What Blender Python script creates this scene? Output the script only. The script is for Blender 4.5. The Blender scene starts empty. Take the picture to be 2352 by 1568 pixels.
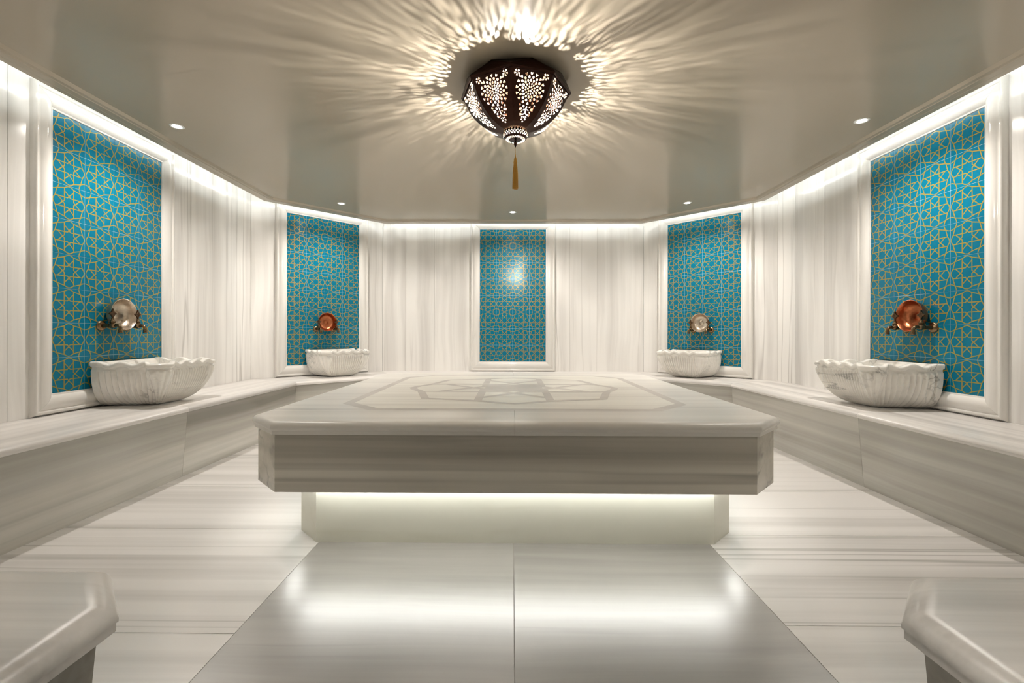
import bpy, bmesh, math, random
from mathutils import Vector, Matrix
from mathutils.geometry import delaunay_2d_cdt
random.seed(4)
PI = math.pi
S2 = math.sqrt(.5)
sc = bpy.context.scene
col = sc.collection

# ------------------------------------------------------------------ camera
cd = bpy.data.cameras.new('camera')
cd.sensor_fit = 'HORIZONTAL'; cd.sensor_width = 36.0
cd.lens = 1044.34 * 36 / 2352
cd.shift_x = (1176 - 1165.66) / 2352
cd.shift_y = -(784 - 764.5) / 2352
cd.clip_start = .02
cam = bpy.data.objects.new('camera', cd); col.objects.link(cam)
cam.matrix_world = (Matrix.Translation((-.009, 0, .906)) @ Matrix.Rotation(.0098, 4, 'Z')
                    @ Matrix.Rotation(PI / 2, 4, 'X') @ Matrix.Rotation(.0022, 4, 'Z'))
sc.camera = cam

# ------------------------------------------------------------------ world, view, light levels
w = bpy.data.worlds.new('world'); sc.world = w; w.use_nodes = True
w.node_tree.nodes['Background'].inputs[0].default_value = (.8, .75, .66, 1)
w.node_tree.nodes['Background'].inputs[1].default_value = 0.0
sc.view_settings.view_transform = 'Standard'; sc.view_settings.look = 'None'
sc.view_settings.gamma = 1; sc.view_settings.use_curve_mapping = False
sc.view_settings.exposure = 0.21
SPOT_W = 66.0; COVE_E = 23.0; TABLE_E = 32.0; BULB_E = 43000.0
SPOT_COL = (1, .935, .86); COVE_COL = (.95, 1.0, .985); TABLE_COL = (.99, 1.0, .96); BULB_COL = (1, .94, .86)
sc.cycles.max_bounces = 7; sc.cycles.diffuse_bounces = 5; sc.cycles.glossy_bounces = 4
sc.cycles.sample_clamp_indirect = 6
sc.cycles.caustics_reflective = False; sc.cycles.caustics_refractive = False

# ------------------------------------------------------------------ room numbers (metres)
ZC = 2.934; W = 2.606; D = 2.585; HC = 1.564; HB = 1.584
CEIL = 2.193; TOP = 2.36; BT = .4415; PB = .5595; GAP = .167
T22 = math.tan(PI / 8)

# ------------------------------------------------------------------ materials
def mat(name):
    m = bpy.data.materials.new(name); m.use_nodes = True
    nt = m.node_tree
    return m, nt, nt.nodes['Principled BSDF']

def N(nt, t, **kw):
    n = nt.nodes.new(t)
    for k, v in kw.items(): setattr(n, k, v)
    return n

def simple(name, color, rough=.5, metal=0, spec=.5, bump=0, bscale=60, var=0):
    m, nt, b = mat(name)
    b.inputs['Base Color'].default_value = (*color, 1)
    b.inputs['Roughness'].default_value = rough
    b.inputs['Metallic'].default_value = metal
    b.inputs['Specular IOR Level'].default_value = spec
    tc = N(nt, 'ShaderNodeTexCoord')
    nz = N(nt, 'ShaderNodeTexNoise'); nz.inputs['Scale'].default_value = bscale; nz.inputs['Detail'].default_value = 3
    nt.links.new(tc.outputs['Object'], nz.inputs['Vector'])
    if bump:
        bp = N(nt, 'ShaderNodeBump'); bp.inputs['Strength'].default_value = bump; bp.inputs['Distance'].default_value = .002
        nt.links.new(nz.outputs['Fac'], bp.inputs['Height']); nt.links.new(bp.outputs['Normal'], b.inputs['Normal'])
    if var:
        mx = N(nt, 'ShaderNodeMix', data_type='RGBA')
        mx.inputs['A'].default_value = (*[c * (1 - var) for c in color], 1)
        mx.inputs['B'].default_value = (*[min(1, c * (1 + var)) for c in color], 1)
        nt.links.new(nz.outputs['Fac'], mx.inputs['Factor']); nt.links.new(mx.outputs['Result'], b.inputs['Base Color'])
    return m

def marble(name, axis, light, mid, vein, rough=.2, cross=7.0, along=.35, amt=(.35, .75), veinamt=.6, veinw=.035, bump=.0, spec=.5, warp=.5, gate=(.52, .72)):
    """Streaked marble: bands run along the local axis; every slab has its own offset (face attribute rnd)."""
    m, nt, b = mat(name); L = nt.links.new
    tc = N(nt, 'ShaderNodeTexCoord')
    at = N(nt, 'ShaderNodeAttribute', attribute_name='rnd')
    oi = N(nt, 'ShaderNodeObjectInfo')
    ad = N(nt, 'ShaderNodeMath', operation='ADD'); L(at.outputs['Fac'], ad.inputs[0]); L(oi.outputs['Random'], ad.inputs[1])
    ml = N(nt, 'ShaderNodeMath', operation='MULTIPLY'); L(ad.outputs[0], ml.inputs[0]); ml.inputs[1].default_value = 9.0
    def mp(c, a):
        q = N(nt, 'ShaderNodeMapping'); s = [c, c, c]; s['xyz'.index(axis)] = a
        q.inputs['Scale'].default_value = s; L(tc.outputs['Object'], q.inputs['Vector']); return q
    # slight warp so bands wander
    wz = N(nt, 'ShaderNodeTexNoise', noise_dimensions='4D'); wz.inputs['Scale'].default_value = 1.0; wz.inputs['Detail'].default_value = 1
    L(mp(1.4, 1.0).outputs[0], wz.inputs['Vector']); L(ml.outputs[0], wz.inputs['W'])
    def noise(c, a, detail, rgh=.55, warp=warp):
        n = N(nt, 'ShaderNodeTexNoise', noise_dimensions='4D')
        n.inputs['Scale'].default_value = 1.0; n.inputs['Detail'].default_value = detail; n.inputs['Roughness'].default_value = rgh
        v = N(nt, 'ShaderNodeVectorMath', operation='MULTIPLY_ADD')
        L(wz.outputs['Color'], v.inputs[0]); v.inputs[1].default_value = (warp, warp, warp); L(mp(c, a).outputs[0], v.inputs[2])
        L(v.outputs[0], n.inputs['Vector']); L(ml.outputs[0], n.inputs['W']); return n
    n1 = noise(cross, along, 5, .6)
    r1 = N(nt, 'ShaderNodeMapRange'); r1.inputs['From Min'].default_value = amt[0]; r1.inputs['From Max'].default_value = amt[1]
    L(n1.outputs['Fac'], r1.inputs['Value'])
    mx = N(nt, 'ShaderNodeMix', data_type='RGBA'); mx.inputs['A'].default_value = (*light, 1); mx.inputs['B'].default_value = (*mid, 1)
    L(r1.outputs[0], mx.inputs['Factor'])
    # thin dark veins: ridge of a second noise, present only in places
    n2 = noise(cross * 1.6, along * 1.3, 2, .5)
    sb = N(nt, 'ShaderNodeMath', operation='SUBTRACT'); L(n2.outputs['Fac'], sb.inputs[0]); sb.inputs[1].default_value = .5
    ab = N(nt, 'ShaderNodeMath', operation='ABSOLUTE'); L(sb.outputs[0], ab.inputs[0])
    r2 = N(nt, 'ShaderNodeMapRange'); r2.inputs['From Min'].default_value = 0; r2.inputs['From Max'].default_value = veinw
    r2.inputs['To Min'].default_value = 1; r2.inputs['To Max'].default_value = 0; L(ab.outputs[0], r2.inputs['Value'])
    n3 = noise(cross * .5, along * 2.2, 2)
    r3 = N(nt, 'ShaderNodeMapRange'); r3.inputs['From Min'].default_value = gate[0]; r3.inputs['From Max'].default_value = gate[1]; L(n3.outputs['Fac'], r3.inputs['Value'])
    mm = N(nt, 'ShaderNodeMath', operation='MULTIPLY'); L(r2.outputs[0], mm.inputs[0]); L(r3.outputs[0], mm.inputs[1])
    m2 = N(nt, 'ShaderNodeMath', operation='MULTIPLY'); L(mm.outputs[0], m2.inputs[0]); m2.inputs[1].default_value = veinamt
    mx2 = N(nt, 'ShaderNodeMix', data_type='RGBA'); L(mx.outputs['Result'], mx2.inputs['A']); mx2.inputs['B'].default_value = (*vein, 1)
    L(m2.outputs[0], mx2.inputs['Factor']); L(mx2.outputs['Result'], b.inputs['Base Color'])
    b.inputs['Roughness'].default_value = rough; b.inputs['Specular IOR Level'].default_value = spec
    if bump:
        gz = N(nt, 'ShaderNodeTexNoise'); gz.inputs['Scale'].default_value = 420; L(tc.outputs['Object'], gz.inputs['Vector'])
        bp = N(nt, 'ShaderNodeBump'); bp.inputs['Strength'].default_value = bump; bp.inputs['Distance'].default_value = .001
        L(gz.outputs['Fac'], bp.inputs['Height']); L(bp.outputs['Normal'], b.inputs['Normal'])
    return m

def emit(name, color, strength):
    m = bpy.data.materials.new(name); m.use_nodes = True; nt = m.node_tree
    nt.nodes.remove(nt.nodes['Principled BSDF'])
    e = N(nt, 'ShaderNodeEmission'); e.inputs[0].default_value = (*color, 1); e.inputs[1].default_value = strength
    nt.links.new(e.outputs[0], nt.nodes['Material Output'].inputs[0]); return m

M = {}
M['wall'] = marble('wall_marble', 'z', (.88, .865, .84), (.52, .50, .475), (.42, .40, .375), .16, 4.6, .10, (.48, .82), .75, .03, gate=(.46, .64))
M['frame_v'] = marble('frame_marble', 'z', (.80, .78, .745), (.63, .61, .58), (.42, .4, .38), .09, 8, .5, (.45, .85), .35)
M['frame_h'] = marble('frame_marble_rail', 'x', (.80, .78, .745), (.63, .61, .58), (.42, .4, .38), .09, 8, .5, (.45, .85), .45)
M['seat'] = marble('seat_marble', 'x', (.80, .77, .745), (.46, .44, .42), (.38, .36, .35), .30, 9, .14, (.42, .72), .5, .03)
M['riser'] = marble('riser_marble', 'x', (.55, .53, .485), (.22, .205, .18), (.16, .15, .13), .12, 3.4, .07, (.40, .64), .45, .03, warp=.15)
M['floor'] = marble('floor_marble', 'x', (.88, .855, .84), (.54, .52, .505), (.36, .345, .33), .22, 6.5, .09, (.46, .76), .8, .03, .02, warp=.2, gate=(.48, .66))
M['floor_grey'] = marble('floor_grey_marble', 'x', (.40, .385, .37), (.23, .22, .21), (.20, .19, .18), .31, 5.5, .16, (.38, .70), .7, .02, .05, spec=1.0)
for k_, w_ in (('floor_grey', 1.0), ('floor', .6)):
    b_ = M[k_].node_tree.nodes['Principled BSDF']
    b_.inputs['Coat Weight'].default_value = w_; b_.inputs['Coat Roughness'].default_value = .26; b_.inputs['Coat IOR'].default_value = 1.7
M['table_top'] = marble('table_top_marble', 'x', (.88, .855, .81), (.66, .635, .60), (.44, .42, .40), .36, 6, .16, (.42, .80), .5, .03, spec=.4, warp=.25)
M['table_field'] = marble('table_field_marble', 'x', (.92, .90, .83), (.74, .71, .65), (.46, .43, .39), .4, 14, .45, (.4, .75), .6, .03)
M['table_inlay'] = marble('table_inlay_marble', 'x', (.68, .64, .60), (.56, .53, .49), (.42, .39, .37), .4, 8, 2.5, (.35, .7), .2, .03)
M['body'] = marble('table_body_marble', 'x', (.72, .685, .615), (.36, .335, .29), (.10, .09, .08), .22, 6.0, .10, (.42, .70), .9, .04, warp=.18, gate=(.44, .62))
M['plinth'] = marble('plinth_marble', 'x', (.76, .75, .66), (.62, .60, .46), (.5, .46, .32), .25, 3.5, .6, (.5, .85), .3, .03)
M['basin'] = marble('basin_marble', 'x', (.83, .805, .755), (.62, .60, .565), (.28, .27, .26), .22, 11, 1.6, (.46, .9), .95, .04)
M['grout'] = simple('grout', (.42, .39, .35), .7)
M['grout_dark'] = simple('grout_grey', (.30, .285, .265), .7)
M['ceiling'] = simple('satin_ceiling_paint', (.37, .32, .25), .21, spec=.4, bump=.03, bscale=240)
M['plaster'] = simple('white_plaster', (.8, .8, .77), .7)
M['tile'] = simple('turquoise_glaze', (.002, .150, .25), .20, spec=.3, bump=.05, bscale=30, var=.12)
M['gold'] = simple('gold_line_glaze', (.34, .285, .055), .24, metal=.2)
M['tile_grout'] = simple('tile_grout', (.32, .60, .66), .35)
M['brass'] = simple('aged_brass', (.20, .135, .075), .26, metal=1, bump=.15, bscale=90, var=.3)
M['brass_dark'] = simple('dark_cast_brass', (.10, .06, .035), .35, metal=1, bump=.4, bscale=260, var=.3)
M['copper'] = simple('hammered_copper', (.46, .155, .07), .30, metal=1, bump=.7, bscale=85, var=.2)
M['tin'] = simple('hammered_tin', (.64, .55, .45), .31, metal=1, bump=.7, bscale=85, var=.2)
M['bronze'] = simple('dark_bronze', (.030, .010, .005), .27, metal=.8, var=.3, bscale=30)
M['bronze_in'] = simple('brass_lining', (.82, .70, .48), .5, metal=.3)
M['tassel'] = simple('gold_silk', (.62, .33, .045), .42, bump=.8, bscale=400, spec=.6)
M['white_metal'] = simple('white_metal', (.8, .79, .76), .3)
M['ceramic'] = simple('lamp_holder_ceramic', (.8, .78, .72), .5)
M['silicone'] = simple('silicone_bead', (.8, .8, .78), .4)
M['led_cove'] = emit('cove_led', COVE_COL, COVE_E)
M['led_table'] = emit('table_led', TABLE_COL, TABLE_E)
M['bulb'] = emit('bulb_glass_lit', BULB_COL, BULB_E)
M['spot_lens'] = emit('downlight_lens', (1, .95, .88), 60)

# ------------------------------------------------------------------ object helpers
def tag(o, label, cat, group=None):
    o['label'] = label; o['category'] = cat
    if group: o['group'] = group
    return o
def empty(name, label, cat, mtx, group=None):
    o = bpy.data.objects.new(name, None); col.objects.link(o); o.matrix_world = mtx
    o.empty_display_size = .1
    return tag(o, label, cat, group)
def obj(name, bm, mats, parent=None, mtx=None, smooth=False, angle=None):
    bm.normal_update()
    me = bpy.data.meshes.new(name); bm.to_mesh(me); bm.free()
    for m in (mats if isinstance(mats, (list, tuple)) else [mats]): me.materials.append(M[m] if isinstance(m, str) else m)
    o = bpy.data.objects.new(name, me); col.objects.link(o)
    if parent is not None: o.parent = parent
    if mtx is not None:
        if parent is None: o.matrix_world = mtx
        else: o.matrix_local = mtx
    if smooth or angle:
        for p in me.polygons: p.use_smooth = True
        if angle: me.set_sharp_from_angle(angle=math.radians(angle))
    return o
def struct(o):
    o['kind'] = 'structure'; return o
def new(): 
    bm = bmesh.new(); bm.faces.layers.float.new('rnd'); return bm
def setrnd(bm, faces, val=None, mi=0):
    l = bm.faces.layers.float.get('rnd'); val = random.random() * 3 if val is None else val
    for f in faces: f[l] = val; f.material_index = mi
def prism(bm, poly, z0, z1, rnd=None, mi=0):
    """Extruded polygon (counter-clockwise, xy)."""
    a = [bm.verts.new((x, y, z0)) for x, y in poly]; b = [bm.verts.new((x, y, z1)) for x, y in poly]
    n = len(poly); fs = [bm.faces.new(b), bm.faces.new(a[::-1])]
    for i in range(n): fs.append(bm.faces.new((a[i], a[(i + 1) % n], b[(i + 1) % n], b[i])))
    setrnd(bm, fs, rnd, mi); return fs
def box(bm, x0, x1, y0, y1, z0, z1, rnd=None, mi=0):
    return prism(bm, [(x0, y0), (x1, y0), (x1, y1), (x0, y1)], z0, z1, rnd, mi)
def sweep(bm, section, ends, rnd=None, mi=0, close=True, caps=True):
    """ends: two functions mapping a section point (o,z) to a 3D point."""
    A = [bm.verts.new(ends[0](o, z)) for o, z in section]; B = [bm.verts.new(ends[1](o, z)) for o, z in section]
    n = len(section); fs = []
    for i in range(n if close else n - 1):
        j = (i + 1) % n; fs.append(bm.faces.new((A[i], B[i], B[j], A[j])))
    if caps and close: fs.append(bm.faces.new(A)); fs.append(bm.faces.new(B[::-1]))
    setrnd(bm, fs, rnd, mi); return fs
def lathe(bm, prof, seg=32, mtx=None, mi=0, cap0=False, cap1=False):
    mtx = mtx or Matrix(); rings = []
    for r, z in prof:
        if r < 1e-6: rings.append([bm.verts.new(mtx @ Vector((0, 0, z)))])
        else: rings.append([bm.verts.new(mtx @ Vector((r * math.cos(2 * PI * k / seg), r * math.sin(2 * PI * k / seg), z))) for k in range(seg)])
    fs = []
    for a, b in zip(rings, rings[1:]):
        for k in range(seg):
            j = (k + 1) % seg
            if len(a) == 1 and len(b) == 1: continue
            if len(a) == 1: fs.append(bm.faces.new((a[0], b[j], b[k])))
            elif len(b) == 1: fs.append(bm.faces.new((a[k], a[j], b[0])))
            else: fs.append(bm.faces.new((a[k], a[j], b[j], b[k])))
    if cap0 and len(rings[0]) > 1: fs.append(bm.faces.new(rings[0][::-1]))
    if cap1 and len(rings[-1]) > 1: fs.append(bm.faces.new(rings[-1]))
    for f in fs: f.material_index = mi
    return fs
def tube(bm, pts, rad, seg=16, mi=0):
    pts = [Vector(p) for p in pts]; rings = []
    rad = rad if isinstance(rad, (list, tuple)) else [rad] * len(pts)
    up = Vector((0, 0, 1)); prev = None
    for i, p in enumerate(pts):
        t = (pts[min(i + 1, len(pts) - 1)] - pts[max(i - 1, 0)]).normalized()
        a = prev if prev is not None else (Vector((1, 0, 0)) if abs(t.x) < .9 else Vector((0, 0, 1)))
        a = (a - t * a.dot(t)).normalized(); b = t.cross(a); prev = a
        rings.append([bm.verts.new(p + (a * math.cos(2 * PI * k / seg) + b * math.sin(2 * PI * k / seg)) * rad[i]) for k in range(seg)])
    for A, B in zip(rings, rings[1:]):
        for k in range(seg): bm.faces.new((A[k], A[(k + 1) % seg], B[(k + 1) % seg], B[k])).material_index = mi
    bm.faces.new(rings[0][::-1]).material_index = mi; bm.faces.new(rings[-1]).material_index = mi
def copy_tree(o, parent=None):
    c = o.copy(); col.objects.link(c)
    if parent is not None: c.parent = parent; c.matrix_parent_inverse = o.matrix_parent_inverse.copy()
    for ch in list(o.children): copy_tree(ch, c)
    return c

# ------------------------------------------------------------------ the eight walls
def frame_at(cx, cy, deg): return Matrix.Translation((cx, cy, 0)) @ Matrix.Rotation(math.radians(deg), 4, 'Z')
DX = (W + HB) / 2; DZ = (HC + D) / 2; HD = math.hypot(W - HB, D - HC) / 2
SIDES = {
    'left': (frame_at(-W, ZC, -90), HC), 'right': (frame_at(W, ZC, 90), HC), 'back': (frame_at(0, ZC + D, 180), HB),
    'back_left': (frame_at(-DX, ZC + DZ, -135), HD), 'back_right': (frame_at(DX, ZC + DZ, 135), HD),
    'front_left': (frame_at(-DX, ZC - DZ, -45), HD), 'front_right': (frame_at(DX, ZC - DZ, 45), HD),
    'front': (frame_at(0, ZC - D, 0), HB)}
DOOR = .66

def wall_mesh(cuts, z0=0.0, z1=TOP):
    bm = new(); g = .0009
    box(bm, cuts[0], cuts[-1], -.12, -.004, z0, z1, 0, 1)
    for a, b in zip(cuts, cuts[1:]): box(bm, a + g, b - g, -.06, 0, z0, z1)
    return bm
cuts = {'left': [-HC, -1.33, -.72, -.42, .42, .62, 1.1, HC], 'right': [-HC, -1.1, -.62, -.42, .42, .9, 1.29, HC],
        'back': [-HB, -1.02, -.69, -.42, .42, .95, 1.3, HB], 'back_left': [-HD, -.42, .42, HD], 'back_right': [-HD, -.42, .42, HD],
        'front_left': [-HD, 0, HD], 'front_right': [-HD, 0, HD]}
for side, cs in cuts.items():
    struct(obj('wall_' + side, wall_mesh(cs), ['wall', 'grout'], mtx=SIDES[side][0]))
bm = wall_mesh([-HB, -1.1, -DOOR]); bm2 = wall_mesh([DOOR, 1.1, HB])
struct(obj('wall_front', bm, ['wall', 'grout'], mtx=SIDES['front'][0]))
struct(obj('wall_front', bm2, ['wall', 'grout'], mtx=SIDES['front'][0]))
# lobby behind the opening the picture is taken from
bm = new(); yb = -1.9; yf = ZC - D - .121
for s in (-1, 1):
    x0, x1 = sorted((s * .9, s * 1.0)); box(bm, x0, x1, yb, yf, 0, TOP)
    x0, x1 = sorted((s * DOOR, s * .9)); box(bm, x0, x1, yf - .06, yf, 0, TOP)
box(bm, -1, 1, yb - .1, yb, 0, TOP)
struct(obj('wall_lobby', bm, ['wall', 'grout']))
bm = new(); box(bm, -1, 1, yb, ZC - D + .04, CEIL + .02, CEIL + .06)
struct(obj('ceiling_lobby', bm, ['ceiling']))

# ------------------------------------------------------------------ floor: slabs with open joints
bm = new(); g = .0012
box(bm, -3.2, 3.2, -2.0, 6.0, -.06, -.0016, 0, 2)
def slab(x0, x1, y0, y1, mi): box(bm, x0 + g, x1 - g, y0 + g, y1 - g, -.03, 0, None, mi)
slab(-.842, 0, .2, 1.97, 1); slab(0, .842, .2, 1.97, 1); slab(-.842, .842, -2, .2, 1)
for s in (-1, 1):
    ys = [-2.0, .62, 1.36, 2.085, 2.65, 3.25, 3.9, 4.5, 6.0] if s < 0 else [-2.0, .5, 1.42, 2.055, 2.62, 3.2, 3.85, 4.5, 6.0]
    for a, b in zip(ys, ys[1:]):
        x0, x1 = sorted((s * 3.2, s * .842)); slab(x0, x1, a, b, 0)
slab(-.842, .842, 1.97, 6.0, 0)
struct(obj('floor', bm, ['floor', 'floor_grey', 'grout_dark']))

# ------------------------------------------------------------------ ceiling: dropped tray, upper slab, edge moulding
def octo(off):
    """Room octagon moved inwards by off, counter-clockwise."""
    k = off * T22; pts = []
    for side in ('front', 'front_right', 'right', 'back_right', 'back', 'back_left', 'left', 'front_left'):
        m, h = SIDES[side]
        pts.append(m @ Vector((h - off * T22, off, 0)))
    return [(p.x, p.y) for p in pts]
bm = new()
o1 = octo(GAP)
box(bm, -3.3, 3.3, -.2, 6.2, TOP, TOP + .08, 0, 1)
prism(bm, octo(GAP + .115), CEIL + .018, CEIL + .05, 0, 0)
rings = [(GAP + .12, CEIL + .019), (GAP + .10, CEIL + .006), (GAP + .082, CEIL + .004), (GAP + .078, CEIL + .001), (GAP + .04, CEIL + .001), (GAP + .036, CEIL), (GAP + .002, CEIL), (GAP, CEIL + .002), (GAP, CEIL + .030), (GAP + .004, CEIL + .030), (GAP + .005, CEIL + .026), (GAP + .028, CEIL + .026), (GAP + .028, CEIL + .056), (GAP + .12, CEIL + .056)]
vr = [[bm.verts.new((x, y, z)) for x, y in octo(o)] for o, z in rings]
for a, b in zip(vr, vr[1:]):
    for i in range(8): bm.faces.new((a[i], a[(i + 1) % 8], b[(i + 1) % 8], b[i]))
struct(obj('ceiling', bm, ['ceiling', 'plaster']))

# LED strips lying on the tray edge
for side, (m, h) in SIDES.items():
    bm = new()
    sec = [(GAP + .031, CEIL + .057), (GAP + .031, CEIL + .069), (GAP + .041, CEIL + .069), (GAP + .041, CEIL + .057)]
    sweep(bm, sec, [lambda o, z, h=h: (-(h - o * T22) + .01, o, z), lambda o, z, h=h: ((h - o * T22) - .01, o, z)])
    nm = {'left': 'left wall', 'right': 'right wall', 'back': 'far wall', 'back_left': 'far left angled wall', 'back_right': 'far right angled wall',
          'front_left': 'near left angled wall', 'front_right': 'near right angled wall', 'front': 'entrance wall'}[side]
    bmesh.ops.recalc_face_normals(bm, faces=bm.faces)
    tag(obj('led_strip', bm, ['led_cove'], mtx=m), 'cool white light strip in the ceiling cove along the ' + nm, 'light strip', 'cove light strips')

# ------------------------------------------------------------------ benches
NOSE = [(.0, BT), (.545, BT), (.556, BT - .0025), (.566, BT - .008), (.572, BT - .015), (.573, BT - .02), (.571, BT - .0225), (.5705, BT - .033), (.0, BT - .033)]
RISE = [(.50, BT - .033), (.562, BT - .033), (.527, .0), (.46, .0)]
def bench(side, label, splits=(), seam=.0007, parent=None):
    m, h = SIDES[side]
    t = parent or empty('marble_bench', label, 'bench', m, 'built-in marble benches around the room')
    loc = t.matrix_world.inverted() @ m if parent else None
    bounds = [None] + list(splits) + [None]
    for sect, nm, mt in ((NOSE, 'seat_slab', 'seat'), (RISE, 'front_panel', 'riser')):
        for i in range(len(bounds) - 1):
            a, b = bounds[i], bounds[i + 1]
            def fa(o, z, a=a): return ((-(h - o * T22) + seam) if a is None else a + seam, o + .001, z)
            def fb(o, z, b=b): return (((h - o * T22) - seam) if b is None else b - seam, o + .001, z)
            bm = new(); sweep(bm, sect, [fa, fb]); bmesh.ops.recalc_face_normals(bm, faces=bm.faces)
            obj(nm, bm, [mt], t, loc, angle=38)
    return t
bench('left', 'long marble bench along the left wall under the nearest left basin', [.10])
bench('right', 'long marble bench along the right wall under the nearest right basin', [-.22])
bench('back', 'marble bench along the far wall behind the raised slab', [0.0])
bench('back_left', 'short marble bench across the far left corner holding a basin')
bench('back_right', 'short marble bench across the far right corner holding a basin')
def end_bench(s, label, e0):
    m, h = SIDES['front']
    t = empty('marble_bench', label, 'bench', m, 'built-in marble benches around the room')
    def ring(inset):  # plan outline, pulled in by inset at the free edges
        o = .551 - inset; e = e0 + inset; c = .122 - inset * .5
        return [(h - .0007, .001), (h - o * T22 - .0007, o), (e + c, o), (e, o - c), (e, .001)]
    top = [(.040, 0), (.028, -.0012), (.018, -.0045), (.009, -.011), (.003, -.019), (0, -.028), (.0005, -.034), (.0035, -.0355), (.0035, -.050)]
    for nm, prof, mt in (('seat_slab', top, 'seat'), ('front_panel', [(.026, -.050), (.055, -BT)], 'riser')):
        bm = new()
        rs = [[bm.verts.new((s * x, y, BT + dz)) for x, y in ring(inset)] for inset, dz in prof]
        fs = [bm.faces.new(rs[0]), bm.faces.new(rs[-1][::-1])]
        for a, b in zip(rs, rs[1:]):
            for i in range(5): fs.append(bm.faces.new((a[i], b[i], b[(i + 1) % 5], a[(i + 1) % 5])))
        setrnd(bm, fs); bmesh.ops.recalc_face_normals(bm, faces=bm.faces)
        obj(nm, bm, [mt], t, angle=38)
    bench('front_left' if s < 0 else 'front_right', '', parent=t)
end_bench(-1, 'end of the marble bench in the lower left corner, beside the entrance', .686)
end_bench(1, 'end of the marble bench in the lower right corner, beside the entrance', .652)

# ------------------------------------------------------------------ star pattern shared by the tiles and the table
def star_segments(outer=True):
    base = [((-.354, -.354), (-.14, -.412)), ((-.14, -.412), (-.06, -.460)), ((-.06, -.460), (0, -.478)), ((-.14, -.412), (-.14, -.046)), ((-.046, -.14), (0, -.192)), ((0, -.192), (.14, -.335))]
    if outer: base += [((-.5, -.305), (-.425, -.318)), ((-.425, -.318), (-.354, -.354))]
    S = set()
    for (a, b) in base:
        for sx in (-1, 1):
            for sy in (-1, 1):
                for sw in (0, 1):
                    q = []
                    for p in (a, b):
                        x, y = p
                        if sw: x, y = y, x
                        q.append((round(sx * x, 4), round(sy * y, 4)))
                    S.add(tuple(sorted(q)))
    return sorted(S)

# ------------------------------------------------------------------ framed tile panels
def panel(side, du, label, label_tail=''):
    m, h = SIDES[side]
    t = empty('tile_panel', label, 'tile panel', m @ Matrix.Translation((du, 0, 0)), 'framed turquoise tile panels')
    bm = new(); g = .0009; T = .2
    box(bm, -.4, .4, .0005, .0035, PB, PB + 1.6, 0, 2)
    for i in range(4):
        for j in range(8):
            x = -.4 + i * T; z = PB + j * T
            a0, a1, b0, b1, y = x + g, x + T - g, z + g, z + T - g, .0048; e = .0012
            fr = [(a0, b0), (a1, b0), (a1, b1), (a0, b1)]; fi = [(a0 + e, b0 + e), (a1 - e, b0 + e), (a1 - e, b1 - e), (a0 + e, b1 - e)]
            jit = [random.uniform(-.0003, .0003) for _ in range(4)]
            lo = [bm.verts.new((p, .0035, q)) for p, q in fr]; mid = [bm.verts.new((p, y - .0006, q)) for p, q in fr]
            hi = [bm.verts.new((p, y + jit[k], q)) for k, (p, q) in enumerate(fi)]
            fs = [bm.faces.new(hi[::-1])]
            for A, B in ((lo, mid), (mid, hi)):
                for k in range(4): fs.append(bm.faces.new((A[k], B[k], B[(k + 1) % 4], A[(k + 1) % 4])))
            setrnd(bm, fs, 0, 0)
            # gold lines follow this tile's own slight tilt
            def yy(p, q):
                fx = min(1, max(0, (p - a0) / (a1 - a0))); fz = min(1, max(0, (q - b0) / (b1 - b0)))
                return y + (jit[0] * (1 - fx) + jit[1] * fx) * (1 - fz) + (jit[3] * (1 - fx) + jit[2] * fx) * fz + .0005
            for si, (p, q) in enumerate(SEG):
                P = Vector((x + T / 2 + p[0] * T, z + T / 2 + p[1] * T)); Q = Vector((x + T / 2 + q[0] * T, z + T / 2 + q[1] * T))
                d = (Q - P).normalized(); nrm = Vector((-d.y, d.x)) * .0026; ex = d * .0020
                c = [P - ex + nrm, Q + ex + nrm, Q + ex - nrm, P - ex - nrm]
                c = [Vector((min(a1 - e, max(a0 + e, v.x)), min(b1 - e, max(b0 + e, v.y)))) for v in c]
                if (c[0] - c[2]).length < .002: continue
                try: f = bm.faces.new([bm.verts.new((v.x, yy(v.x, v.y) + si * .000005, v.y)) for v in c])
                except ValueError: continue
                f.normal_update()
                if f.normal.y < 0: f.normal_flip()
                f.material_index = 1
    obj('tiles', bm, ['tile', 'gold', 'tile_grout'], t)
    sec = [(0, .0), (0, .0095), (.003, .0115), (.009, .0115), (.011, .015), (.018, .0225), (.028, .0285), (.040, .032), (.054, .033), (.068, .030), (.078, .0255),
           (.084, .0215), (.087, .0215), (.090, .0255), (.0955, .0285), (.1015, .0285), (.107, .0255), (.110, .019), (.1135, .012), (.1145, .0)]
    x0, x1, z0, z1 = -.4, .4, PB, PB + 1.6
    def rail(c0, d0, c1, d1, mt):
        bm = new()
        sweep(bm, sec, [lambda o, p: (c0[0] + d0[0] * o, p + .0005, c0[1] + d0[1] * o), lambda o, p: (c1[0] + d1[0] * o, p + .0005, c1[1] + d1[1] * o)], close=True)
        bmesh.ops.recalc_face_normals(bm, faces=bm.faces); return bm, mt
    s_ = .0005
    fr = None
    for args in (((x0, z0 + s_), (-1, -1), (x0, z1 - s_), (-1, 1), 'frame_v'), ((x1, z0 + s_), (1, -1), (x1, z1 - s_), (1, 1), 'frame_v'),
                 ((x0 + s_, z0), (-1, -1), (x1 - s_, z0), (1, -1), 'frame_h'), ((x0 + s_, z1), (-1, 1), (x1 - s_, z1), (1, 1), 'frame_h')):
        b_, mt = rail(*args)
        obj('frame_rail', b_, [mt], t, angle=50)
    return t
SEG = star_segments()
DIAG = .0145
panel('left', 0, 'tall framed turquoise and gold star tile panel on the left wall')
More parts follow.
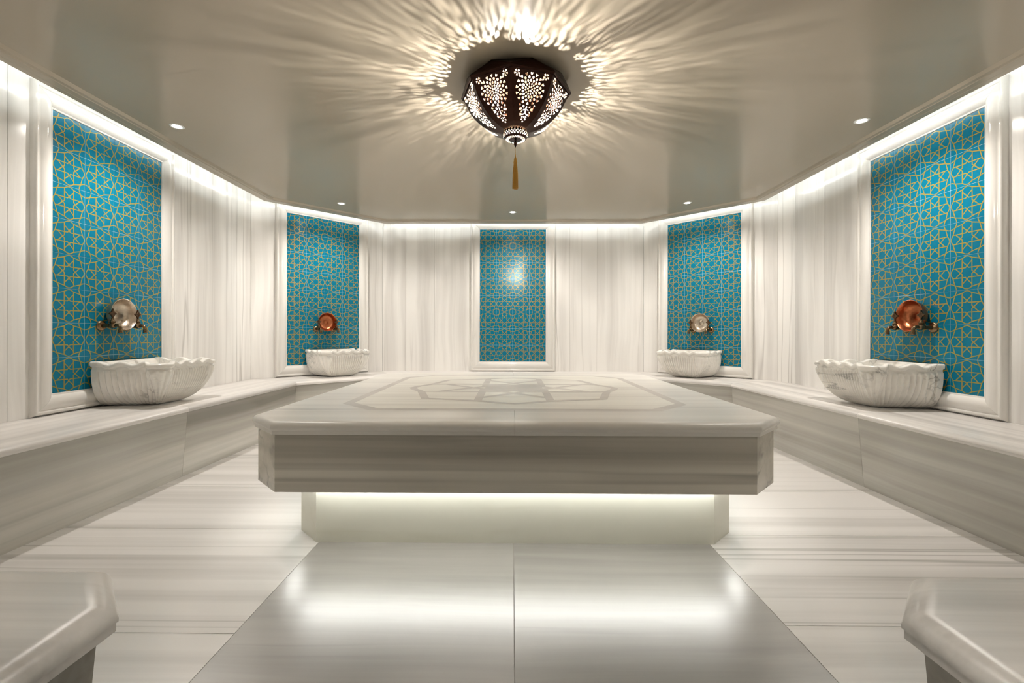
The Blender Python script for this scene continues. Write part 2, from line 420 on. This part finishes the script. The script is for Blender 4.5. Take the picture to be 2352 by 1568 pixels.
panel('back_left', -DIAG, 'turquoise star tile panel on the far left angled wall, behind a copper bowl')
panel('back', 0, 'turquoise star tile panel in the middle of the far wall, without basin or taps')
panel('back_right', DIAG, 'turquoise star tile panel on the far right angled wall, behind a silver bowl')
panel('right', 0, 'tall framed turquoise and gold star tile panel on the right wall')

# ------------------------------------------------------------------ the raised slab (gobektasi)
TX, TY = 0.003, 2.938
def oct_sq(B, c):  # square with cut corners, ccw
    return [(B - c, -B), (B, -B + c), (B, B - c), (B - c, B), (-B + c, B), (-B, B - c), (-B, -B + c), (-B + c, -B)]
tb = empty('heated_marble_platform', 'large raised marble platform with star inlay in the middle of the room', 'platform', Matrix.Translation((TX, TY, 0)))
bm = new(); prism(bm, oct_sq(.978, .12), 0, .2800)
obj('plinth', bm, ['plinth'], tb)
bm = new()
prism(bm, oct_sq(1.117, .151), .2800, .496, .4)
ro = [[bm.verts.new((x, y, z)) for x, y in oct_sq(B, c)] for B, c, z in ((1.117, .151, .2800), (1.117, .151, .264), (1.103, .143, .264), (1.103, .143, .2800))]
fs = []
for a, b in zip(ro, ro[1:]):
    for i in range(8): fs.append(bm.faces.new((a[i], b[i], b[(i + 1) % 8], a[(i + 1) % 8])))
setrnd(bm, fs, .4, 0); bmesh.ops.recalc_face_normals(bm, faces=bm.faces)
obj('body', bm, ['body'], tb)
bm = new(); zt = .551
prof = [(1.122, .496), (1.130, .498), (1.131, .513), (1.133, .515), (1.137, .520), (1.138, .528), (1.135, .538), (1.127, .546), (1.115, .5502), (1.105, zt)]
rs = [[bm.verts.new((x, y, z)) for x, y in oct_sq(B, .151 + (B - 1.117) * .586)] for B, z in prof]
fs = [bm.faces.new(rs[-1]), bm.faces.new(rs[0][::-1])]
for a, b in zip(rs, rs[1:]):
    for i in range(8): fs.append(bm.faces.new((a[i], a[(i + 1) % 8], b[(i + 1) % 8], b[i])))
setrnd(bm, fs, .7, 0)
for ya, yb2 in ((-1.106, -.856), (.856, 1.1)):
    box(bm, -.0009, .0009, ya, yb2, zt - .002, zt + .0002, 0, 3)
sp = [(-B - .0003, z + (.0003 if B < 1.12 else 0)) for B, z in prof if z > .497]
for xs in (-.0009,):
    sa = [bm.verts.new((-.0009, y, z)) for y, z in sp]; sb = [bm.verts.new((.0009, y, z)) for y, z in sp]
    for a1, a2, b1, b2 in zip(sa, sa[1:], sb, sb[1:]): setrnd(bm, [bm.faces.new((a1, b1, b2, a2))], 0, 3)
# light field, border band, star inlay: each a hair above the last
def flat(poly, z, mi, rnd=None):
    f = bm.faces.new([bm.verts.new((x, y, z)) for x, y in poly]); f.normal_update()
    if f.normal.z < 0: f.normal_flip()
    setrnd(bm, [f], rnd, mi)
flat(oct_sq(.858, .186), zt + .0004, 2, .2)
flat(oct_sq(.808, .165), zt + .0007, 1, 1.3)
def band(a, b, wd, z, mi, ext=.0):
    P = Vector(a); Q = Vector(b); d = (Q - P).normalized(); n = Vector((-d.y, d.x)) * wd / 2
    flat([tuple(P - d * ext + n), tuple(Q + d * ext + n), tuple(Q + d * ext - n), tuple(P - d * ext - n)], z, mi, random.random())
flat([(-.185, -.185), (.185, -.185), (.185, .185), (-.185, .185)], zt + .0009, 2, .9)
for i, (p, q) in enumerate(star_segments(False)):
    k = 1.36; band((p[0] * k, p[1] * k), (q[0] * k, q[1] * k), .044, zt + .0010 + .00001 * i, 2, .012)
obj('top_slab', bm, ['table_top', 'table_field', 'table_inlay', 'grout'], tb, angle=38)
# LED strips under the overhang
for k in range(4):
    bm = new(); box(bm, -.90, .90, -1.026, -1.020, .2700, .2798)
    s = obj('led_strip', bm, ['led_table'], mtx=Matrix.Translation((TX, TY, 0)) @ Matrix.Rotation(k * PI / 2, 4, 'Z'))
    tag(s, 'light strip under the overhang of the marble platform, ' + ('front', 'right', 'back', 'left')[k] + ' side', 'light strip', 'light strips under the platform')

# ------------------------------------------------------------------ carved basins
def basin_mesh(bm):
    a, b, r = .270, .455, .085; cx0, cy0 = 0.0, .185
    # rim path from the wall (-a,0) round the front to (a,0)
    path = []; 
    def add(p): path.append(Vector(p))
    n1, nc, nf = 88, 52, 150
    for i in range(n1): add((-a, .0 + (b - r) * i / n1))
    for i in range(nc):
        t = PI - (PI / 2) * i / nc; add((-a + r + r * math.cos(t), b - r + r * math.sin(t)))
    for i in range(nf): add((-a + r + (2 * a - 2 * r) * i / nf, b))
    for i in range(nc):
        t = PI / 2 - (PI / 2) * i / nc; add((a - r + r * math.cos(t), b - r + r * math.sin(t)))
    for i in range(n1 + 1): add((a, (b - r) * (1 - i / n1)))
    NP = len(path)
    L = [0.0]
    for p, q in zip(path, path[1:]): L.append(L[-1] + (q - p).length)
    tot = L[-1]; side = b - r; arc = PI / 2 * r; c1 = side + arc / 2; c2 = tot - c1
    ear = .040
    def nrm(i):
        p, q = path[max(0, i - 1)], path[min(NP - 1, i + 1)]; d = (q - p).normalized(); return Vector((-d.y, d.x))
    HR = .285
    def lobe(s, wd):
        m = 0
        for c in (c1, c2):
            x = abs(s - c) / max(wd, 1e-4)
            if x < 1: m = max(m, (1 - x ** 3.4))
        return m
    def lobe2(s, wd):
        for c in (c1, c2):
            if abs(s - c) < wd: return (s - c) / wd
        return None
    LW = .088
    def wave(s):  # rim height/outline wave: +1 crest (high), -1 trough
        if s < ear or s > tot - ear: return .9
        ss = s if s < tot / 2 else tot - s
        if ss < c1 - LW:   # side
            x = (ss - ear) / (c1 - LW - ear); return math.cos(2 * PI * 2 * x)
        if ss < c1 + LW: 
            x = abs(ss - c1) / LW; f = max(0, (x - .62) / .38); return -.45 + 1.45 * f * f * (3 - 2 * f)
        x = (ss - c1 - LW) / (tot / 2 - c1 - LW); return math.cos(2 * PI * 1.5 * x)
    def flute(s, wd):
        if s < ear or s > tot - ear: return 0
        lb = lobe2(s, wd)
        if lb is not None: return abs(math.cos(lb * PI * 2.0)) * .8 - .2
        ss = s if s < tot / 2 else tot - s
        if ss < c1: x = (ss - ear) / (c1 - LW - ear) * 8
        else: x = (ss - c1 - LW) / (tot / 2 - c1 - LW) * 6.5
        return abs(math.sin(PI * x)) - .5
    def base_pt(i, t):
        p = path[i]; s = L[i]
        near = max(0, 1 - min(s, tot - s) / (side * .9))
        pw = 1.9 + 1.0 * near
        k = .36 + .64 * (1 - (1 - t) ** pw) ** (1 / pw)
        x = cx0 + (p.x - cx0) * (k + (.0 if near == 0 else 0)); y = cy0 + (p.y - cy0) * k
        if p.y < cy0: y = p.y + (max(.0, cy0 - p.y) * (1 - k)) * (0 if s < ear or s > tot - ear else .35 * min(1, (min(s, tot - s) - ear) / .05))
        return Vector((x, y))
    rows = []
    HBd = HR - .052
    nt_ = 22
    for j in range(nt_ + 1):
        t = (j / nt_) ** 1.25; z = HBd * t; tf = z / HR
        wd = LW * (max(0.0, t) ** .75) * .95 + .001
        row = []
        for i in range(NP):
            s = L[i]; p = base_pt(i, max(tf, .004)); off = 0
            if ear <= s <= tot - ear:
                fade = min(1, (1 - t) / .06) if t > .94 else 1
                off += .0175 * flute(s, wd) * fade * (.35 + .65 * t)
                off += .024 * lobe(s, wd) * (.45 + .55 * t)
            else: off += .004
            n = nrm(i); q = p + n * off
            row.append(Vector((q.x, max(.0005, q.y), z)))
        rows.append(row)
    # neck and lip
    def lip(dz, off, wamp, lb=1.0, zabs=None):
        row = []
        for i in range(NP):
            s = L[i]; wv = wave(s); n = nrm(i); e = s < ear or s > tot - ear
            p = base_pt(i, 1.0)
            o = off + .020 * lobe(s, LW) * lb + (.002 * wv if not e else .004)
            q = p + n * o; z = dz + wamp * wv
            row.append(Vector((q.x, max(.0005, q.y), z)))
        rows.append(row)
    lip(HR - .046, -.007, .004, .9); lip(HR - .036, -.007, .008, .95)
    lip(HR - .030, .006, .0095); lip(HR - .024, .0085, .010); lip(HR - .010, .0085, .010); lip(HR - .004, .005, .010)
    lip(HR - .002, -.002, .010); lip(HR - .002, -.020, .010, .7); lip(HR - .006, -.028, .009, .6)
    for j in range(9):
        t = (j + 1) / 9; k = 1 - .55 * t ** 1.8; z = HR - .012 - .17 * (1 - (1 - t) ** 2)
        row = []
        for i in range(NP):
            p = rows[-1 if False else nt_ + 9][i]
            row.append(Vector((cx0 + (p.x - cx0) * k, cy0 + (max(p.y, .034) - cy0) * k, z + .008 * wave(L[i]) * (1 - t))))
        rows.append(row)
    vs = [[bm.verts.new(v) for v in row] for row in rows]
    for ra, rb in zip(vs, vs[1:]):
        for i in range(NP - 1): bm.faces.new((ra[i], rb[i], rb[i + 1], ra[i + 1]))
        bm.faces.new((ra[-1], rb[-1], rb[0], ra[0]))
    bm.faces.new(vs[0]); bm.faces.new(vs[-1][::-1])
    bmesh.ops.recalc_face_normals(bm, faces=bm.faces)
def basin(side, du, label, k=.95, first=[]):
    m = SIDES[side][0] @ Matrix.Translation((du, .034 if abs(du) < 9 else 0, BT + .0005)) @ Matrix.Diagonal((k, k, (1 + k) / 2, 1))
    if not first:
        bm = new(); basin_mesh(bm)
        o = obj('carved_basin', bm, ['basin'], mtx=m, angle=50); first.append(o)
    else:
        o = first[0].copy(); col.objects.link(o); o.matrix_world = m
    tag(o, label, 'basin', 'carved marble basins')
basin('left', -.068, 'large fluted white marble basin with wavy rim on the left wall bench')
basin('back_left', -.06, 'smaller-looking fluted marble basin on the far left corner bench, under a copper bowl', .95)
basin('back_right', .06, 'smaller-looking fluted marble basin on the far right corner bench, under a silver bowl', .95)
basin('right', .068, 'large fluted white marble basin with wavy rim on the right wall bench')

# ------------------------------------------------------------------ taps
def make_tap(label):
    t = empty('wall_tap', label, 'tap', Matrix(), 'old-style brass taps')
    R = Matrix.Rotation(-PI / 2, 4, 'X')   # lathe z axis -> +y (out of the wall)
    bm = new(); lathe(bm, [(0, .0), (.031, .0), (.033, .004), (.0315, .009), (.026, .014), (.020, .017), (.017, .019), (.017, .021), (0, .021)], 32, R)
    obj('flange', bm, ['brass'], t, angle=40)
    bm = new(); lathe(bm, [(.0115, .019), (.0115, .055), (.014, .056), (.014, .060), (.0115, .061)], 24, R)
    lathe(bm, [(0, .060), (.0125, .061), (.0155, .068), (.0165, .078), (.0155, .088), (.0115, .096), (0, .097)], 24, R)
    lathe(bm, [(.0135, .006), (.0155, .012), (.0125, .017), (.0165, .019), (.0165, .022), (.013, .024), (.0155, .026), (.0155, .029), (.0115, .032), (.011, .036), (.0085, .038), (.0075, .046), (0, .047)], 24, Matrix.Translation((0, .078, 0)))
    bmesh.ops.recalc_face_normals(bm, faces=bm.faces)
    obj('tap_body', bm, ['brass'], t, angle=40)
    # ornate handle: pierced, lobed plate facing the room, with a stem
    bm = new(); n = 48; F = []; Bk = []
    zc_ = .077
    for k in range(n):
        a = 2 * PI * k / n
        rr = .0185 + .0050 * math.cos(4 * a) + .0022 * math.cos(8 * a) + .0010 * math.cos(16 * a)
        x, z = rr * math.cos(a), rr * 1.18 * math.sin(a)
        F.append(bm.verts.new((x, .078 + .0042, zc_ + z))); Bk.append(bm.verts.new((x, .078 - .0042, zc_ + z)))
    F2 = [bm.verts.new((v.co.x * .62, .078 + .0062, zc_ + (v.co.z - zc_) * .62)) for v in F]
    F3 = [bm.verts.new((v.co.x * .35, .078 + .0035, zc_ + (v.co.z - zc_) * .35)) for v in F]
    B2 = [bm.verts.new((v.co.x * .62, .078 - .0062, zc_ + (v.co.z - zc_) * .62)) for v in F]
    B3 = [bm.verts.new((v.co.x * .35, .078 - .0035, zc_ + (v.co.z - zc_) * .35)) for v in F]
    for A, B in ((Bk, F), (F, F2), (F2, F3), (B2, Bk), (B3, B2)):
        for k in range(n): bm.faces.new((A[k], A[(k + 1) % n], B[(k + 1) % n], B[k]))
    bm.faces.new(F3); bm.faces.new(B3[::-1])
    lathe(bm, [(.0075, .044), (.006, .050), (.0045, .053)], 16, Matrix.Translation((0, .078, 0)))
    lathe(bm, [(0, zc_ + .024), (.003, zc_ + .026), (.0035, zc_ + .029), (0, zc_ + .033)], 12, Matrix.Translation((0, .078, 0)))
    bmesh.ops.recalc_face_normals(bm, faces=bm.faces)
    obj('tap_handle', bm, ['brass_dark'], t, angle=40)
    bm = new(); pts = [(0, .088, .0), (0, .098, .003), (0, .108, .004), (0, .118, .001), (0, .125, -.006), (0, .128, -.016), (0, .128, -.026)]
    tube(bm, pts, [.009, .0092, .0095, .0098, .0098, .0098, .0098], 20)
    lathe(bm, [(.0098, -.024), (.0125, -.025), (.0125, -.030), (.011, -.031), (.0105, -.036), (.0125, -.037), (.0128, -.043), (.010, -.045), (.008, -.040), (0, -.040)], 20, Matrix.Translation((0, .128, 0)))
    bmesh.ops.recalc_face_normals(bm, faces=bm.faces)
    obj('spout', bm, ['brass'], t, angle=40)
    return t
tap0 = None
TAPZ = .946; TAPD = .096
def tap(side, du, label):
    global tap0
    m = SIDES[side][0] @ Matrix.Translation((du, .0055, TAPZ))
    if tap0 is None: tap0 = o = make_tap(label)
    else: o = copy_tree(tap0)
    o.matrix_world = m; tag(o, label, 'tap', 'old-style brass taps')
for side, c, names in (('left', .0, ('left wall beside the silver bowl, nearer the camera', 'left wall beside the silver bowl, farther from the camera')),
                       ('back_left', -.0145, ('far left angled wall, left of its copper bowl', 'far left angled wall, right of its copper bowl')),
                       ('back_right', .0145, ('far right angled wall, left of its silver bowl', 'far right angled wall, right of its silver bowl')),
                       ('right', .0, ('right wall beside the copper bowl, farther from the camera', 'right wall beside the copper bowl, nearer the camera'))):
    for s, nm in zip((1, -1), names):   # +u is to the left when facing the wall
        tap(side, c + s * TAPD, 'aged brass tap on the ' + nm)

# ------------------------------------------------------------------ metal bowls resting on the tap pipes
def bowl_mesh():
    bm = new()
    prof = [(0, .000), (.020, .000), (.024, .0015), (.056, .003), (.072, .009), (.084, .022), (.0915, .042), (.096, .060), (.100, .066), (.1015, .068), (.0985, .069),
            (.0945, .064), (.089, .043), (.0815, .025), (.070, .0130), (.055, .0075), (.040, .0060), (.030, .0056), (.024, .0070), (.019, .0110), (.012, .0125), (0, .0125)]
    lathe(bm, prof, 64, Matrix())
    bmesh.ops.recalc_face_normals(bm, faces=bm.faces); return bm
def bowl(side, du, mt, label, roll=0):
    m = (SIDES[side][0] @ Matrix.Translation((du, .0105, TAPZ + .0725)) @ Matrix.Rotation(-PI / 2 + math.radians(3), 4, 'X') @ Matrix.Rotation(roll, 4, 'Z'))
    tag(obj('metal_bowl', bowl_mesh(), [mt], mtx=m, angle=60), label, 'bowl', 'shallow metal bowls above the basins')
bowl('left', 0, 'tin', 'shallow silver-coloured metal bowl propped on the taps of the left wall')
bowl('back_left', -.0145, 'copper', 'shallow copper bowl propped on the taps of the far left angled wall')
bowl('back_right', .0145, 'tin', 'shallow silver-coloured metal bowl propped on the taps of the far right angled wall')
bowl('right', 0, 'copper', 'shallow copper bowl propped on the taps of the right wall')

# ------------------------------------------------------------------ recessed downlights
SPOTS = [(-2.136, 2.862, 'left wall', 'left'), (-1.736, 4.578, 'far left angled wall', 'back_left'), (-.004, 4.913, 'far wall', 'back'),
         (1.743, 4.562, 'far right angled wall', 'back_right'), (2.132, 2.808, 'right wall', 'right')]
dl0 = None
for x, y, nm, side in SPOTS:
    z = CEIL + .018
    if dl0 is None:
        o = empty('recessed_downlight', '', 'downlight', Matrix())
        bm = new(); lathe(bm, [(.026, -.001), (.029, -.003), (.038, -.003), (.041, -.0015), (.041, -.0002), (.026, -.0002)], 32); bmesh.ops.recalc_face_normals(bm, faces=bm.faces)
        obj('trim_ring', bm, ['white_metal'], o, angle=40)
        bm = new(); lathe(bm, [(0, -.0030), (.012, -.0028), (.025, -.0008)], 24); bmesh.ops.recalc_face_normals(bm, faces=bm.faces)
        obj('lens', bm, ['spot_lens'], o); dl0 = o
    else: o = copy_tree(dl0)
    o.matrix_world = Matrix.Translation((x, y, z))
    tag(o, 'small round lit downlight in the ceiling in front of the ' + nm, 'downlight', 'recessed ceiling downlights')
    ld = bpy.data.lights.new('downlight_lamp', 'SPOT'); ld.energy = SPOT_W; ld.color = SPOT_COL
    ld.spot_size = math.radians(152); ld.spot_blend = .8; ld.shadow_soft_size = .024
    lo = bpy.data.objects.new('downlight_lamp', ld); col.objects.link(lo); lo.location = (x, y, z - .008)
    tgt = SIDES[side][0] @ Vector((0, .2, .3))
    lo.rotation_euler = (0, 0, 0)

# ------------------------------------------------------------------ pierced lantern
LX, LY, LA = .007, 2.40, math.radians(-90 - 5)
lamp = empty('ceiling_lantern', 'dark bronze pierced lantern with flower cut-outs hanging under the ceiling centre', 'ceiling lamp', Matrix.Translation((LX, LY, CEIL + .018)))
PROF = [(.060, .281), (.075, .2745), (.094, .263), (.120, .251), (.147, .2355), (.175, .2130), (.203, .1830), (.224, .1520), (.240, .1170), (.249, .0880), (.2535, .060)]
AL = [0.0]
for p, q in zip(PROF, PROF[1:]): AL.append(AL[-1] + math.hypot(q[0] - p[0], q[1] - p[1]))
QT = AL[-1]
def prof_at(q):
    q = min(max(q, 0), QT)
    for i in range(len(AL) - 1):
        if q <= AL[i + 1] + 1e-9:
            f = (q - AL[i]) / (AL[i + 1] - AL[i]); a, b = PROF[i], PROF[i + 1]
            return a[0] + (b[0] - a[0]) * f, a[1] + (b[1] - a[1]) * f
    return PROF[-1]
S8, C8 = math.sin(PI / 8), math.cos(PI / 8)
def poly_in(p, poly):
    x, y = p; c = False; n = len(poly)
    for i in range(n):
        x1, y1 = poly[i]; x2, y2 = poly[(i + 1) % n]
        if (y1 > y) != (y2 > y) and x < (x2 - x1) * (y - y1) / (y2 - y1) + x1: c = not c
    return c
def cdt(outline, holes, steiner):
    vs = []; ed = []
    for lp in [outline] + holes:
        s = len(vs); vs += [Vector(p) for p in lp]; ed += [(s + i, s + (i + 1) % len(lp)) for i in range(len(lp))]
    vs += [Vector(p) for p in steiner]
    ov, oe, of, _, _, _ = delaunay_2d_cdt(vs, ed, [], 0, 1e-6)
    tris = []
    for f in of:
        c = (sum(ov[i][0] for i in f) / len(f), sum(ov[i][1] for i in f) / len(f))
        if poly_in(c, outline) and not any(poly_in(c, h) for h in holes): tris.append(f)
    return ov, tris
def drop(cx, cy, ang, ln, wd, kind='petal'):
    """Cut-out: petal / diamond / tulip / dot, long axis at ang."""
    if kind == 'petal': pts = [(-.5, 0), (-.25, .34), (.1, .5), (.38, .36), (.5, 0), (.38, -.36), (.1, -.5), (-.25, -.34)]
    elif kind == 'diamond': pts = [(-.5, 0), (-.12, .42), (.15, .42), (.5, 0), (.15, -.42), (-.12, -.42)]
    elif kind == 'trap': pts = [(-.5, .12), (.2, .5), (.5, .38), (.36, 0), (.5, -.38), (.2, -.5), (-.5, -.12)]
    elif kind == 'tulip': pts = [(-.5, .12), (-.2, .5), (.5, .55), (.2, .2), (.55, 0), (.2, -.2), (.5, -.55), (-.2, -.5), (-.5, -.12)]
    else: pts = [(-.5, .5), (.5, .5), (.5, -.5), (-.5, -.5)]
    ca, sa = math.cos(ang), math.sin(ang)
    return [(cx + x * ln * ca - y * wd * sa, cy + x * ln * sa + y * wd * ca) for x, y in pts]
def facet_holes():
    H = []; q0 = .082
    for n, r, ln, wd, kd, ph in ((6, .0085, .0085, .0060, 'petal', 0), (12, .0190, .0095, .0070, 'diamond', .5), (16, .0305, .0115, .0085, 'petal', 0), (16, .0430, .0115, .0098, 'petal', .5), (16, .0555, .0105, .0105, 'trap', 0)):
        for k in range(n):
            a = 2 * PI * (k + ph) / n; H.append(drop(1.19 * r * math.cos(a), q0 + 1.19 * r * math.sin(a), a, ln * 1.17, wd * 1.17, kd))
    for s in (-1, 1):
        cx, cy = s * .0735, q0 - .0615
        for k in range(5):
            a = 2 * PI * k / 5 + .3; H.append(drop(cx + .0095 * math.cos(a), cy + .0095 * math.sin(a), a, .0105, .0085, 'trap'))
        H.append(drop(s * .0590, q0 - .0480, math.atan2(-1, s), .010, .008, 'petal'))
    y = q0 + .080; n0 = len(H)
    H.append(drop(0, .004, PI / 2, .010, .0034, 'bar'))
    H.append(drop(0, .018, PI / 2, .010, .0034, 'bar'))
    for s in (-1, 1):
        H.append(drop(s * .0105, .0185, PI / 2 - s * .9, .008, .0032, 'bar'))
        H.append(drop(s * .0290, .014, 0 if s > 0 else PI, .0155, .0135, 'tulip'))
        H.append(drop(s * .0150, .002, -PI / 2 + s * .4, .0120, .0075, 'petal'))
        H.append(drop(s * .0360, -.004, -PI / 2 + s * .5, .0110, .0075, 'petal'))
        H.append(drop(s * .0200, .0290, 1.2 if s > 0 else PI - 1.2, .0100, .0065, 'petal'))
    H.append(drop(0, .032, PI / 2, .0095, .0034, 'bar'))
    for s in (-1, 1):
        H.append(drop(s * .0085, .0425, .9 if s > 0 else PI - .9, .0085, .0032, 'bar'))
        H.append(drop(s * .0205, .044, .25 if s > 0 else PI - .25, .0130, .0110, 'tulip'))
        H.append(drop(s * .0095, .0560, 1.1 if s > 0 else PI - 1.1, .0085, .0055, 'petal'))
    H.append(drop(0, .058, PI / 2, .0075, .0034, 'bar'))
    for s in (-1, 1): H.append(drop(s * .0085, .070, PI / 2 - s * .3, .0105, .0062, 'petal'))
    H.append(drop(0, .084, PI / 2, .009, .006, 'petal'))
    H[n0:] = [[(px, py + y) for px, py in h] for h in H[n0:]]
    return H
holes = facet_holes()
nL = 26; left = []; right = []
for i in range(nL + 1):
    q = QT * i / nL; hw = prof_at(q)[1] * S8; left.append((-hw, q)); right.append((hw, q))
outline = left + right[::-1]
st = []
for i in range(1, 30):
    q = QT * i / 30; hw = prof_at(q)[1] * S8
    for j in range(-8, 9):
        x = j * .0115
        if abs(x) < hw - .003 and not any(poly_in((x, q), h) for h in holes): st.append((x, q))
holes = [h for h in holes if all(abs(x) < prof_at(q)[1] * S8 - .0012 and q < QT - .001 for x, q in h)]
ov, tris = cdt(outline, holes, st)
bm = new()
for k in range(8):
    a = LA + PI / 8 + k * PI / 4; dx, dy = math.cos(a), math.sin(a)
    vv = []
    for v in ov:
        d, r = prof_at(v[1]); ap = r * C8; x = v[0]
        vv.append(bm.verts.new((dx * ap - dy * x, dy * ap + dx * x, -d)))
    for f in tris: bm.faces.new([vv[i] for i in f])
bmesh.ops.remove_doubles(bm, verts=bm.verts, dist=1e-5)
for f in bm.faces: f.normal_update()
for f in bm.faces:
    c = f.calc_center_median()
    if f.normal.x * c.x + f.normal.y * c.y - f.normal.z * .05 < 0: f.normal_flip()
shade = obj('pierced_shade', bm, ['bronze', 'bronze_in'], lamp)
so = shade.modifiers.new('s', 'SOLIDIFY'); so.thickness = .0012; so.offset = -1; so.material_offset = 1; so.material_offset_rim = 1; so.use_rim = True
# collar between ceiling and shade: an eight-sided rim turned against its top plate
bm = new()
def ring8(r, z, rot): return [bm.verts.new((r * math.cos(LA + rot + k * PI / 4), r * math.sin(LA + rot + k * PI / 4), z)) for k in range(8)]
r0 = ring8(.258, -.0005, PI / 8); r1 = ring8(.262, -.006, PI / 8); r2 = ring8(.289, -.046, 0); r3 = ring8(.292, -.054, 0); r4 = ring8(.286, -.064, 0); r5 = ring8(.274, -.060, 0)
bm.faces.new(r0[::-1])
for k in range(8):
    j = (k + 1) % 8
    bm.faces.new((r0[k], r0[j], r1[j], r1[k])); bm.faces.new((r1[k], r2[j], r2[k])); bm.faces.new((r1[k], r1[j], r2[j]))
    for A, B in ((r2, r3), (r3, r4), (r4, r5)): bm.faces.new((A[k], A[j], B[j], B[k]))
bmesh.ops.recalc_face_normals(bm, faces=bm.faces)
obj('collar', bm, ['bronze'], lamp)
# pierced cup under the shade
cr, ch = .0585, .033; zc0 = -.251
cw = 2 * PI * cr; nn = 26; H = []
for rw in range(3):
    for k in range(nn):
        xx = (k + (.5 if rw % 2 else 0) + .25) * cw / nn
        if xx > cw - .006 or xx < .006: continue
        H.append(drop(xx, .0065 + rw * .0078, PI / 2, .0068, .0068, 'diamond'))
stp = [(cw * i / 72, y) for i in range(1, 72) for y in (.001, ch - .006, ch - .001) if True]
ol = [(cw * i / 72, 0) for i in range(73)] + [(cw * i / 72, ch) for i in range(72, -1, -1)]
ov2, tr2 = cdt(ol, H, stp)
bm = new(); vv = []
for v in ov2:
    a = v[0] / cr; t = v[1] / ch; r = cr * (1.06 + .07 * math.sin(PI * t) - .12 * t ** 3); vv.append(bm.verts.new((r * math.cos(a), r * math.sin(a), zc0 - v[1])))
for f in tr2: bm.faces.new([vv[i] for i in f])
Rb = cr * .94; H = []
for k in range(24): 
    a = 2 * PI * k / 24; H.append(drop(.047 * math.cos(a), .047 * math.sin(a), a, .006, .0045, 'petal'))
for k in range(24):
    a = 2 * PI * (k + .5) / 24; H.append(drop(.0385 * math.cos(a), .0385 * math.sin(a), a, .004, .003, 'diamond'))
ol = [(Rb * math.cos(2 * PI * k / 72), Rb * math.sin(2 * PI * k / 72)) for k in range(72)]
ov3, tr3 = cdt(ol, H, [(r * math.cos(2 * PI * k / 24), r * math.sin(2 * PI * k / 24)) for r in (.01, .022, .031) for k in range(24)])
vv = [bm.verts.new((v[0], v[1], zc0 - ch - .004 + .004 * (math.hypot(v[0], v[1]) / Rb) ** 2)) for v in ov3]
for f in tr3: bm.faces.new([vv[i] for i in f])
bmesh.ops.remove_doubles(bm, verts=bm.verts, dist=2e-5)
for f in bm.faces: f.normal_update()
for f in bm.faces:
    c = f.calc_center_median(); out = Vector((c.x, c.y, 0)) if abs(f.normal.z) < .7 else Vector((0, 0, -1))
    if f.normal.dot(out) < 0: f.normal_flip()
cup = obj('pierced_cup', bm, ['bronze', 'bronze_in'], lamp)
so = cup.modifiers.new('s', 'SOLIDIFY'); so.thickness = .001; so.offset = -1; so.material_offset = 1; so.material_offset_rim = 1
bm = new(); zf = zc0 - ch - .003
lathe(bm, [(0, zf), (.006, zf), (.007, zf - .003), (.004, zf - .006), (.007, zf - .011), (.0085, zf - .018), (.0075, zf - .026), (.004, zf - .034), (.002, zf - .039), (0, zf - .040)], 20)
bmesh.ops.recalc_face_normals(bm, faces=bm.faces)
obj('finial', bm, ['bronze'], lamp, angle=40)
zt0 = zf - .040
ZO = CEIL + .018
ztop = 1.848 - ZO; zb0 = 1.806 - ZO; zb1 = 1.666 - ZO
bm = new(); tube(bm, [(0, 0, zt0 + .004), (0, 0, ztop - .002)], .0012, 8)
lathe(bm, [(0, ztop), (.003, ztop - .002), (.0035, ztop - .008), (.0025, ztop - .011), (.0045, ztop - .016), (.0075, ztop - .024), (.0085, ztop - .034), (.0105, zb0 - .001), (.0105, zb0 - .005), (.0085, zb0 - .007)], 20)
bmesh.ops.recalc_face_normals(bm, faces=bm.faces)
ts = obj('tassel', bm, ['tassel'], lamp, angle=50)
bm = new()
for k in range(46):   # silk threads
    a = k * 2.39996; r = math.sqrt((k + .5) / 46); r0_, r1_ = .0075 * r, .0155 * r
    ln = zb1 + random.uniform(-.001, .003); tw = random.uniform(-.15, .15)
    tube(bm, [(r0_ * math.cos(a), r0_ * math.sin(a), zb0 - .004), (r1_ * .85 * math.cos(a + tw), r1_ * .85 * math.sin(a + tw), zb0 - .05), (r1_ * math.cos(a), r1_ * math.sin(a), ln)], .0016, 6)
obj('fringe', bm, ['tassel'], ts)
# bulbs inside
bm0 = None
for k in range(3):
    a = math.radians(-62 + 120 * k); bx, by = .105 * math.cos(a), .105 * math.sin(a)
    h = empty('tmp', '', '', Matrix()) if False else None
    bm = new(); lathe(bm, [(0, -.001), (.014, -.001), (.014, -.11), (.012, -.165), (0, -.165)], 16, Matrix.Translation((bx, by, 0)))
    bmesh.ops.recalc_face_normals(bm, faces=bm.faces)
    hold = obj('lamp_holder', bm, ['ceramic'], lamp, angle=40)
    bm = bmesh.new(); bmesh.ops.create_icosphere(bm, subdivisions=2, radius=.0065, matrix=Matrix.Translation((bx, by, -.183)) @ Matrix.Diagonal((1, 1, 1.5, 1)))
    obj('bulb', bm, ['bulb'], hold, smooth=True)
